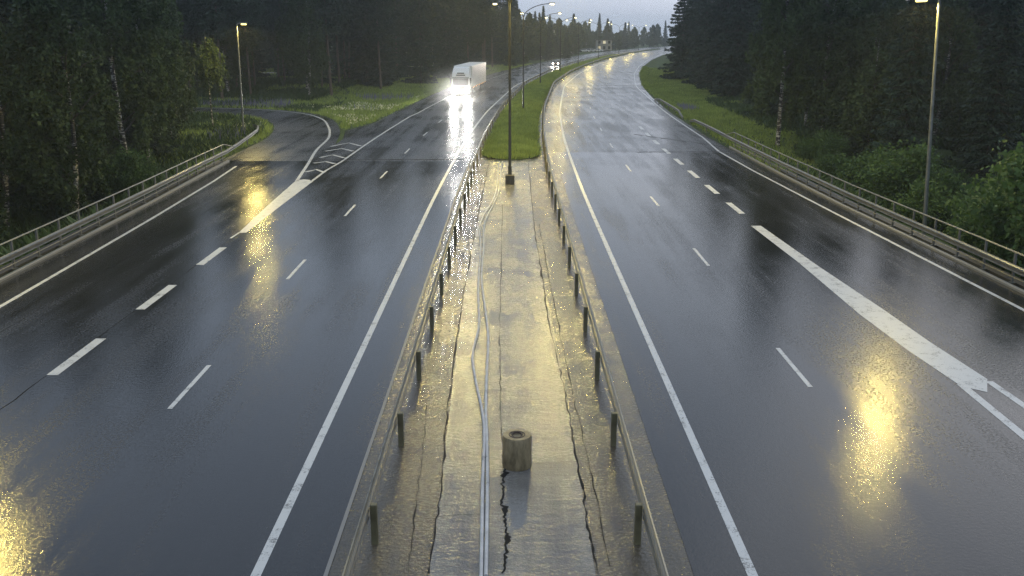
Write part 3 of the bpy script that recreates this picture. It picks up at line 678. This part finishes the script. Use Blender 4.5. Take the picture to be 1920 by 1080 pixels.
def spruce(seed, h=20, R=3.4, z0=1.0, dens=1.0, s=.16, mleaf='spruce', barkm='bark', taper=.85, r0=.2, droop=.45):
    r = np.random.RandomState(seed); C_ = []; U = []; V = []; limbs = []
    z = z0
    while z < h - .3:
        t_ = (z - z0) / (h - z0); L0 = R * (1 - t_) ** taper * r.uniform(.85, 1.1) + .12; nb = int(7 + 3 * (1 - t_)); a0 = r.uniform(0, 6.3)
        for b_ in range(nb):
            az = a0 + b_ * 2 * PI / nb + r.uniform(-.25, .25); L = L0 * r.uniform(.6, 1.15); dr = droop * L * r.uniform(.6, 1.3) * (1 - t_ * .9)
            m_ = max(4, int(20 * L * dens)); tt = r.uniform(.08, 1, m_) ** .8
            dirv = np.array([math.cos(az), math.sin(az), 0]); side = np.array([-math.sin(az), math.cos(az), 0])
            wdt = .3 * L * (1 - tt * .8) + .06
            so_ = r.uniform(-1, 1, m_) * wdt
            pos = dirv * (L * tt)[:, None] + side * so_[:, None]; pos[:, 2] = z - dr * np.sin(tt * 1.9) + .25 * L * t_ * tt - abs(so_) * .35 - r.uniform(0, .22, m_)
            C_.append(pos); ax = dirv * .8 + side * (np.sign(so_) * .7)[:, None]; ax = ax + r.normal(0, .3, (m_, 3)); ax[:, 2] -= .45; ax /= np.linalg.norm(ax, axis=1)[:, None]
            w_ = r.normal(size=(m_, 3)); w_ -= (w_ * ax).sum(1)[:, None] * ax; w_ /= np.linalg.norm(w_, axis=1)[:, None]
            q = s * r.uniform(.7, 1.4, m_)[:, None]; U.append(ax * q * 1.35); V.append(w_ * q * .38)
            if b_ % 3 == 0 and t_ < .7: limbs.append((z, az, L * .7, -dr * .7))
        z += (.36 + .3 * (1 - t_)) * (1.0 if dens >= 1 else 1.25)
    Cn = np.concatenate(C_)
    return quads_obj('crown', Cn, np.concatenate(U), np.concatenate(V), M[mleaf]), trunk_mesh('trunk', h * .99, r0, M[barkm], limbs, .05, r)
def pine(seed, h=21, R=2.6, z0=8, n=15000, s=.13, barkm='pinebark', mleaf='pine', r0=.17):
    r = np.random.RandomState(seed); limbs = []; C_ = []
    for i in range(40):
        t_ = i / 40; zb = z0 + (h - z0) * t_ ; prof = (1 - t_) ** .45 * (.45 + .55 * min(1, t_ * 4)); L = R * prof * r.uniform(.6, 1.15) + .2; az = i * 2.399
        up = L * r.uniform(-.1, .35); limbs.append((zb, az, L, up)); 
        for k in range(4):
            tt = r.uniform(.35, 1); cc = np.array([math.cos(az) * L * tt, math.sin(az) * L * tt, zb + up * tt]) + r.normal(0, .25, 3)
            C_.append(cc + r.normal(0, 1, (n // 160, 3)) * np.array([.42, .42, .2]) * (.6 + .5 * prof))
    for i in range(16):      # dead lower snags
        limbs.append((r.uniform(2, z0), r.uniform(0, 6.3), r.uniform(.5, 1.4), r.uniform(-.3, .2)))
    Cn = np.concatenate(C_); u, v = rnd_axes(r, len(Cn), s, .3, 1.4)
    return quads_obj('crown', Cn, u, v * .6, M[mleaf]), trunk_mesh('trunk', h * .98, r0, M[barkm], limbs, .25, r)
def bush(seed, R=1.6, h=2.6, n=15000, s=.06, mleaf='bush_leaf'):
    r = np.random.RandomState(seed); C_ = []; q = MB()
    for i in range(26):
        az = r.uniform(0, 6.3); L = R * r.uniform(.3, 1); top = np.array([math.cos(az) * L, math.sin(az) * L, h * r.uniform(.3, 1.25) * (1 - .25 * (L / R) ** 2)])
        q.tube([(0, 0, -.2), tuple(top * .5 + np.array([0, 0, .2])), tuple(top)], [.035, .02, .006], 4, False)
        k = r.uniform(.3, 1.0, n // 26)[:, None]; C_.append(top * k + r.normal(0, 1, (n // 26, 3)) * np.array([.24, .24, .17]) * (.5 + .8 * k))
    Cn = np.concatenate(C_); Cn[:, 2] = np.maximum(Cn[:, 2], .02); u, v = rnd_axes(r, len(Cn), s, .0)
    me = bpy.data.meshes.new('stems'); me.from_pydata([tuple(v_) for v_ in q.v], [], q.f); me.materials.append(M['bark'])
    return quads_obj('foliage', Cn, u, v, M[mleaf]), me
RB = random.Random(11)
BIRCH = [birch(1), birch(2, h=15, R=3.0, z0=2.0, bend=.8), birch(3, h=18, R=3.6, z0=3.0, r0=.2)]
BIRCH_LOW = [birch(5, h=10, R=3.0, z0=.6, n=20000, s=.085, r0=.1), birch(6, h=8, R=2.6, z0=.4, n=17000, s=.085, r0=.09)]
SPR = [spruce(11, dens=1.7, s=.13), spruce(12, h=18, R=3.8, z0=.6, dens=1.7, s=.13), spruce(13, h=22, R=3.6, z0=2.5, dens=1.6, s=.13)]
PINE = [pine(21), pine(22, h=23, z0=9), pine(23, h=19, z0=6.5, R=2.9)]
FARS = [spruce(31, h=17, R=2.7, z0=.8, dens=1.1, s=.19, taper=1.1), spruce(32, h=14, R=3.2, z0=.5, dens=1.1, s=.2, taper=1.0)]
FARB = [birch(33, h=13, R=3.6, z0=1.5, n=4200, s=.26), birch(34, h=11, R=3.4, z0=1.2, n=3600, s=.26)]
BUSH = [bush(41), bush(42, R=1.9, h=3.0, n=18000), bush(43, R=1.3, h=1.9, n=11000)]
def tree(name, me2, x, y, label, cat, group=None, sc=1.0, rz=None, z=None, parts=('trunk', 'crown')):
    t = thing(name, label, cat, (x, y, (tz(x, y) - .1) if z is None else z), RB.uniform(0, 6.3) if rz is None else rz, group)
    t.scale = (sc, sc, sc * RB.uniform(.94, 1.06))
    a = bpy.data.objects.new(parts[0], me2[1]); b_ = bpy.data.objects.new(parts[1], me2[0])
    for o in (a, b_): C.objects.link(o); o.parent = t
    return t
def P(px, Y):  # world x for a photo column at distance Y (for an object near the horizon line of sight)
    return (px - 960) * (Y * math.cos(PITCH) + HC * math.sin(PITCH) * .8) / FPX

# left near forest: marked birches
tree('birch_tree', BIRCH[2], P(243, 64), 64, 'thick birch with a black-and-white trunk, third from the photo edge behind the railing', 'tree', 'birches behind the left railing', 1.1)
tree('birch_tree', BIRCH[1], P(112, 51), 51, 'leaning birch trunk with flaking bark close behind the railing, nearest the lower corner', 'tree', 'birches behind the left railing', 1.0)
tree('birch_tree', BIRCH[0], P(293, 76), 76, 'slim birch of a close pair, the one nearer the railing', 'tree', 'birches behind the left railing', 1.0)
tree('birch_tree', BIRCH[1], P(306, 80), 80, 'slim birch of a close pair, the one further from the railing', 'tree', 'birches behind the left railing', 1.05)
tree('birch_tree', birch(7, h=9.5, R=1.5, z0=4.6, n=5000, s=.08, r0=.08, bend=.3), -27.6, 88.5, 'yellow-lit young birch leaning over the ramp by the slim street lamp', 'tree', None, .95)
def ok(x, y, margin):
    p = np.array([[x, y]]); return min(seg_dist(p, corr)[0], seg_dist(p, rampp)[0]) > margin
used = []
def free(x, y, d):
    if any((x - a) ** 2 + (y - b) ** 2 < d * d for a, b in used): return False
    used.append((x, y)); return True
def scatter(n, xr, yr, pick, cond, dmin, tries=4000):
    k = 0
    for _ in range(tries):
        if k >= n: break
        x, y = RB.uniform(*xr), RB.uniform(*yr)
        if not cond(x, y) or not ok(x, y, 3.0) or not free(x, y, dmin): continue
        pick(x, y, k); k += 1
    return k
def near_left(x, y):  return x < -25.5 - max(0, (y - 66)) * .36 and y < 104
def pk_nl(x, y, k):
    if k % 5 == 4: tree('spruce_tree', SPR[k % 3], x, y, 'dark spruce crowded in the dense wood behind the railing beside the ramp', 'tree', 'spruces in the wood behind the left railing', RB.uniform(.7, 1))
    elif k % 2: tree('birch_tree', BIRCH_LOW[k // 2 % 2], x, y, 'low leafy birch filling the dark wood edge behind the railing beside the ramp', 'tree', 'young birches of the left wood', RB.uniform(.8, 1.2))
    else: tree('birch_tree', BIRCH[k % 3], x, y, 'tall dark-leaved birch inside the wood behind the railing beside the ramp', 'tree', 'tall birches of the left wood', RB.uniform(.9, 1.15))
scatter(110, (-66, -23), (24, 104), pk_nl, near_left, 2.7, 9000)
# forest beyond the ramp
def fbx(y): return c(y) - (21 + max(0, 150 - y) * .35) if y < 190 else c(y) - 17
def back_left(x, y): return y > 121 + max(0, (-35 - x)) * .02 and x < min(-11, fbx(y)) + 0 and (y > 125 or x < -34) or (y >= 190 and x < fbx(y))
PATHC = [(-110, 172), (-70, 178), (-45, 190), (-28, 208), (-15, 235)]
_bl = back_left
def back_left(x, y): return _bl(x, y) and abs(y - np.interp(x, [p[0] for p in PATHC], [p[1] for p in PATHC])) > (9 if x < -12 else 0)
def pk_bl(x, y, k):
    edge = y < 150 and x > -50; fr = y < 160
    where = ' at the front of the forest, facing the ramp and meadow' if fr else ' deep in the forest beyond the pale path'
    if k % 6 == 0: tree('birch_tree', BIRCH[k % 3], x, y, 'pale-stemmed birch' + where, 'tree', 'birches of the forest beyond the ramp' + (', front' if fr else ', deep'), RB.uniform(1, 1.3))
    elif k % 3 == 1 and not edge: tree('spruce_tree', SPR[k % 3], x, y, 'dark spruce' + where, 'tree', 'spruces of the forest beyond the ramp' + (', front' if fr else ', deep'), RB.uniform(.9, 1.25))
    else: tree('pine_tree', PINE[k % 3], x, y, 'tall bare-stemmed pine' + where, 'tree', 'pines of the forest beyond the ramp' + (', front' if fr else ', deep'), RB.uniform(.95, 1.25))
scatter(225, (-110, 2), (121, 265), pk_bl, back_left, 3.2, 14000)
# right wood
def rbx(y): return (26 if y < 80 else 25.2 + (y - 80) * .075 if y < 150 else c(y) + 27)
def right_w(x, y): return x > rbx(y) + (2 if y < 60 else 0)
def pk_r(x, y, k):
    nr = y < 110; where = ' behind the bushes and bridge railing' if nr else ' along the outer verge of the bend'; gs = ', near the bridge' if nr else ', by the bend'
    if y > 118 and x < rbx(y) + 14 or k % 3 == 0: tree('spruce_tree', SPR[k % 3], x, y, 'dark spruce of the dense wood' + where, 'tree', 'spruces of the right wood' + gs, RB.uniform(.85, 1.2))
    elif k % 3 == 1: tree('birch_tree', BIRCH[k % 3], x, y, 'tall drooping birch of the wood' + where, 'tree', 'birches of the right wood' + gs, RB.uniform(.95, 1.2))
    else: tree('birch_tree', BIRCH_LOW[k % 2], x, y, 'low leafy birch in the wood edge' + where, 'tree', 'young birches of the right wood' + gs, RB.uniform(.9, 1.3))
tree('birch_tree', BIRCH[0], P(1457, 82), 82, 'birch with a clear white trunk at the wood edge above the grass verge', 'tree', None, 1.15)
used.append((P(1457, 82), 82))
tree('spruce_tree', SPR[1], 33.5, 192, 'big dark spruce at the forest corner overhanging the bend of the road', 'tree', None, 1.25); used.append((33.5, 192))
tree('spruce_tree', SPR[0], 34.0, 172, 'dark spruce standing just before the big one at the forest corner', 'tree', None, 1.15); used.append((34, 172))
scatter(190, (24, 95), (24, 240), pk_r, right_w, 2.9, 14000)
# bushes at the right
for i, (px, Y, sc, lb) in enumerate([(1600, 62, 1.3, 'rounded green bush behind the railing, left of the tall lamp'), (1655, 56, 1.35, 'bright leafy bush behind the railing nearest left of the tall lamp'),
        (1540, 70, 1.1, 'dim bush where the railing handrail begins'), (1835, 40, 1.2, 'lush bush leaning out over the railing right of the tall lamp'), (1900, 36, 1.5, 'brightest big leafy bush at the photo edge above the railing'),
        (1790, 50, 1.2, 'low spreading bush right behind the tall lamp'), (1700, 50, .9, 'small bush directly beside the foot of the tall lamp'), (1900, 47, 1.5, 'dark taller bush behind the brightest one'), (1490, 78, .8, 'small bush at the top of the grass verge near the white birch')]):
    x = P(px, Y) + 1.3; tree('bush', BUSH[i % 3], x, Y, lb, 'bush', 'bushes behind the right railing', sc, parts=('stems', 'foliage'))
scatter(22, (-60, -22), (22, 70), lambda x, y, k: tree('bush', BUSH[k % 3], x, y, 'dim shrub growing under the birches behind the railing beside the ramp', 'bush', 'shrubs under the left birches', RB.uniform(.7, 1.1), parts=('stems', 'foliage')), lambda x, y: x < -22 - max(0, y - 55) * .6, 2.2)
scatter(16, (20.5, 34), (24, 76), lambda x, y, k: tree('bush', BUSH[k % 3], x, y, 'shrub in the thicket between the railing and the wood', 'bush', 'thicket shrubs behind the right railing', RB.uniform(.7, 1.1), parts=('stems', 'foliage')), lambda x, y: x > 21 + max(0, y - 50) * .12, 2.0)
# far trees that stand against the sky
for px, Y, sc, lb in ((974, 300, 1.0, 'pointed spruce standing alone before the sky, furthest toward the truck'), (1003, 330, 1.0, 'first of three narrow pointed spruces before the sky'), (1011, 345, .98, 'middle of three narrow pointed spruces before the sky'),
                  (1018, 335, 1.02, 'last of three narrow pointed spruces before the sky'), (1029, 320, .72, 'small narrow spruce next to the three pointed ones'), (1062, 330, .66, 'dark small spruce by the roadside beyond the oncoming car'), (1045, 350, .7, 'thin far spruce above the oncoming car')):
    tree('spruce_tree', FARS[0], P(px, Y), Y, lb, 'tree', None, sc)
def pk_far(x, y, k):
    if k % 3 == 0: tree('spruce_tree', FARS[k % 2], x, y, 'hazy spruce in the far tree line beyond the bend', 'tree', 'far spruces beyond the bend', RB.uniform(.7, 1.2))
    else: tree('leafy_tree', FARB[k % 2], x, y, 'hazy leafy tree in the far tree line beyond the bend', 'tree', 'far leafy trees beyond the bend', RB.uniform(.8, 1.25))
def farcond(x, y): return (x < c(y) - 19 and x > (y - 300) * -.02 - 6 + 0) or (x > c(y) + 24 and y > 330)
scatter(55, (-8, 40), (262, 400), pk_far, lambda x, y: x < c(y) - 20 and x > P(905, y), 4.5, 6000)
scatter(110, (0, 170), (400, 640), pk_far, lambda x, y: (x < c(y) - 20 or x > c(y) + 20) and P(935, y) < x < P(1300, y), 5.5, 9000)
scatter(46, (40, 150), (240, 400), pk_far, lambda x, y: x > c(y) + 26 and x < P(1420, y), 5, 6000)

# ------------------------------------------------------------------ grass, scrub, flowers
def tufts(name, pts, hgt, w, m, seed, blades=3, kind='stuff', lean=.4):
    r = np.random.RandomState(seed); P_ = np.repeat(pts, blades, 0); n = len(P_); P_ = P_ + np.column_stack([r.normal(0, .12, (n, 2)), np.zeros(n)])
    az = r.uniform(0, 6.3, n); h = hgt * r.uniform(.5, 1.3, n); d = np.stack([np.cos(az), np.sin(az), np.zeros(n)], 1) * (w * r.uniform(.6, 1.4, n))[:, None]
    tip = P_ + np.column_stack([r.normal(0, lean, (n, 2)) * h[:, None], h]); mid = (P_ + tip) / 2 + d * .2
    V = np.stack([P_ - d * .5, P_ + d * .5, tip], 1).reshape(-1, 3)
    me = bpy.data.meshes.new(name); me.vertices.add(3 * n); me.vertices.foreach_set('co', V.astype(np.float32).ravel()); me.loops.add(3 * n); me.loops.foreach_set('vertex_index', np.arange(3 * n, dtype=np.int32))
    me.polygons.add(n); me.polygons.foreach_set('loop_start', np.arange(0, 3 * n, 3, dtype=np.int32)); me.polygons.foreach_set('loop_total', np.full(n, 3, np.int32)); me.update(); me.validate(); me.materials.append(m)
    o = bpy.data.objects.new(name, me); C.objects.link(o); o['kind'] = kind; return o
rs = np.random.RandomState(7)
def rand_pts(n, xr, yr, cond):
    p = np.column_stack([rs.uniform(*xr, n), rs.uniform(*yr, n)]); d = np.minimum(seg_dist(p, corr), seg_dist(p, rampp)); k = cond(p[:, 0], p[:, 1], d); p = p[k]; return np.column_stack([p, terrain(p)])
clump = lambda x, y, s, sd: vnoise(x, y, s, sd)
gl_ = rand_pts(150000, (-60, 10), (56, 270), lambda x, y, d: (d > .25) & (x > -60) & ((y > 60) | (x > -26)) & (rs.rand(len(x)) < np.clip(1.25 - d / 26, .25, 1)) & (rs.rand(len(x)) < np.clip(1.2 - y / 330, .2, 1)))
tufts('grass', gl_, .34, .09, M['grass'], 1)
gr_ = rand_pts(120000, (15, 62), (60, 250), lambda x, y, d: (d > .25) & (d < 16) & (rs.rand(len(x)) < np.clip(1.2 - y / 330, .2, 1)))
tufts('grass', gr_, .3, .09, M['grass'], 2)
pi = []
for _ in range(26000):
    y = 65.4 + (rs.rand() ** 1.5) * 300; off = rs.uniform(-2.3, 1.7); x_, y_ = at(off, y)
    if y < 67.3 and abs(off + .3) > 2.0 * min(1, max(.02, (y - 65) / 2.2)) ** .5: continue
    u = (off + 2.35) / 4.1; pi.append((x_, y_, .0 + .3 * math.sin(PI * u) ** .6 * min(1, (y - 64.9) / 3)))
tufts('grass', np.array(pi), .26, .07, M['grass'], 3, 3)
sc_ = rand_pts(60000, (-75, -18), (12, 130), lambda x, y, d: (d > 1.0) & ((x < -22) | (y < 70)) & ((clump(x, y, 4, 5) > -.15)))
tufts('undergrowth', sc_, .55, .28, M['scrub'], 4, 2, lean=.6)
sc2 = rand_pts(50000, (17, 60), (12, 130), lambda x, y, d: (d > 1.6) & ((d > 7) | (y < 70)) & (clump(x, y, 4, 6) > -.2))
tufts('undergrowth', sc2, .6, .28, M['scrub'], 5, 2, lean=.6)
sc3 = rand_pts(60000, (-90, 0), (116, 165), lambda x, y, d: (d > 15) & (clump(x, y, 5, 8) > -.1))
tufts('undergrowth', sc3, .7, .35, M['scrub'], 6, 2, lean=.6)
lu = rand_pts(60000, (-52, -10), (66, 150), lambda x, y, d: (d > 2.5) & (d < 14) & (clump(x, y, 6, 9) > .08) & (((x < -22) & (y < 101)) | (y > 112) & (y < 135)))
tufts('lupine_flowers', lu[::3][:3600], .75, .11, M['lupine'], 7, 1, lean=.1)
lu2 = rand_pts(20000, (16, 34), (70, 120), lambda x, y, d: (d > 2) & (d < 6) & (clump(x, y, 5, 12) > .28))
tufts('lupine_flowers', lu2[:260], .6, .1, M['lupine'], 8, 1, lean=.1)
da = rand_pts(60000, (-26, -10), (88, 135), lambda x, y, d: (d > 1.0) & (d < 9) & (clump(x, y, 5, 13) > .12))
tufts('white_flowers', da[:520] + np.array([0, 0, .25]), .18, .14, M['daisy'], 9, 1, lean=.3)

# far path glimpsed between the trunks, far buildings
pth = MB(); strip_mb(pth, [(-110, 172), (-70, 178), (-45, 190), (-28, 208), (-15, 235)], 6, 0); po = pth.build('path', mat('pale_gravel', (.42, .4, .36), .5)); po['kind'] = 'structure'
zz = [tz(v.co.x, v.co.y) for v in po.data.vertices]
for v, z_ in zip(po.data.vertices, zz): v.co.z = max(zz) + .12
def building(name, label, x, y, w, h, d, rz, floors, cols, wallm, lit):
    t = thing(name, label, 'building', (x, y, -.3), rz)
    q = MB(); q.box(-w / 2, w / 2, 0, d, 0, h); wl_ = q.build('wall', wallm, t)
    q = MB(); q.box(-w / 2 - .4, w / 2 + .4, -.4, d + .4, h, h + .35); q.build('roof', M['blackp'], t)
    for f in range(floors):
        for k in range(cols):
            x0 = -w / 2 + w / cols * (k + .25); z0 = 1.0 + f * h / floors
            q = MB(); q.box(x0, x0 + w / cols * .5, -.06, .02, z0, z0 + 1.3); q.build('window', lit if (k * 7 + f * 3) % 5 == 0 else M['glassd'], wl_)
        q = MB(); q.box(-w / 2 + .3, w / 2 - .3, -1.2, 0, f * h / floors + .75, f * h / floors + .95); q.build('balcony', wallm, t)
    return t
litw = mat('lit_window', (.8, .7, .5), .4, emit=(1, .85, .5), es=.3)
building('apartment_building', 'pale apartment block with balconies showing between the far spruces', P(1008, 392), 392, 20, 9.5, 11, -.05, 3, 6, mat('cream_render', (.6, .58, .52), .8), litw)
building('low_building', 'low pale building with dark bands behind the sixth median lamp', P(1130, 470), 462, 7, 5, 6, 0, 2, 3, mat('pale_panel', (.3, .3, .3), .7), litw)
cpaint = [mat('white_car_paint', (.75, .75, .75), .3), mat('silver_car_paint', (.4, .42, .44), .3), mat('pale_car_paint', (.65, .62, .55), .3)]
for k, (px, Y, lb) in enumerate(((1096, 425, 'pale parked car nearest the fifth lamp in the far roadside row'), (1104, 428, 'second parked car of the far roadside row'), (1111, 431, 'third parked car of the far roadside row'), (1122, 436, 'parked car standing closest to the sixth lamp'))):
    xx = c(Y) - 17.5 - k * .4; xx = P(px, Y) if P(px, Y) < c(Y) - 16.5 else xx
    make_car('parked_car', lb, xx, Y, PI / 2 - .2, cpaint[k % 3], False, 'parked cars far beyond the bend')

# ------------------------------------------------------------------ air
hz = MB(); hz.box(-1300, 1300, -300, 1800, -8, 34); ho = hz.build('haze', None if False else mat('haze_air')); ho['kind'] = 'stuff'
hm = ho.data.materials[0]; hn = hm.node_tree.nodes; hn.remove(hn['Principled BSDF'])
pv = hn.new('ShaderNodeVolumePrincipled'); pv.inputs['Color'].default_value = (.88, .95, .96, 1); pv.inputs['Density'].default_value = .00045; pv.inputs['Anisotropy'].default_value = .3
hm.node_tree.links.new(pv.outputs[0], hn['Material Output'].inputs['Volume'])

# wheel and headlight spray hanging round the lorry
def spray(name, cx, cy, cz, rx, ry, rz, dens):
    q = MB(); q.lathe([(.001, -1)] + [(math.cos(a), math.sin(a)) for a in np.linspace(-1.3, 1.3, 9)] + [(.001, 1)], n=20)
    m = mat(name + '_air'); n = m.node_tree.nodes; l = m.node_tree.links; n.remove(n['Principled BSDF'])
    o = q.build(name, m); o.location = (cx, cy, cz); o.scale = (rx, ry, rz); o['kind'] = 'stuff'
    tcd = n.new('ShaderNodeTexCoord'); ln = n.new('ShaderNodeVectorMath'); ln.operation = 'LENGTH'; l.new(tcd.outputs['Object'], ln.inputs[0])
    mr = n.new('ShaderNodeMapRange'); mr.inputs['From Min'].default_value = 1; mr.inputs['From Max'].default_value = 0; mr.inputs['To Max'].default_value = dens; mr.interpolation_type = 'SMOOTHSTEP'
    l.new(ln.outputs['Value'], mr.inputs['Value'])
    p = n.new('ShaderNodeVolumePrincipled'); p.inputs['Color'].default_value = (.95, .95, .95, 1); p.inputs['Anisotropy'].default_value = .6
    l.new(mr.outputs[0], p.inputs['Density']); l.new(p.outputs[0], n['Material Output'].inputs['Volume']); return o
spray('spray_mist', TX, TY - 2, 1.0, 6, 20, 4.2, .007)
spray('spray_mist', TX + 2.0, TY + 16, 1.4, 6, 16, 3.8, .03)
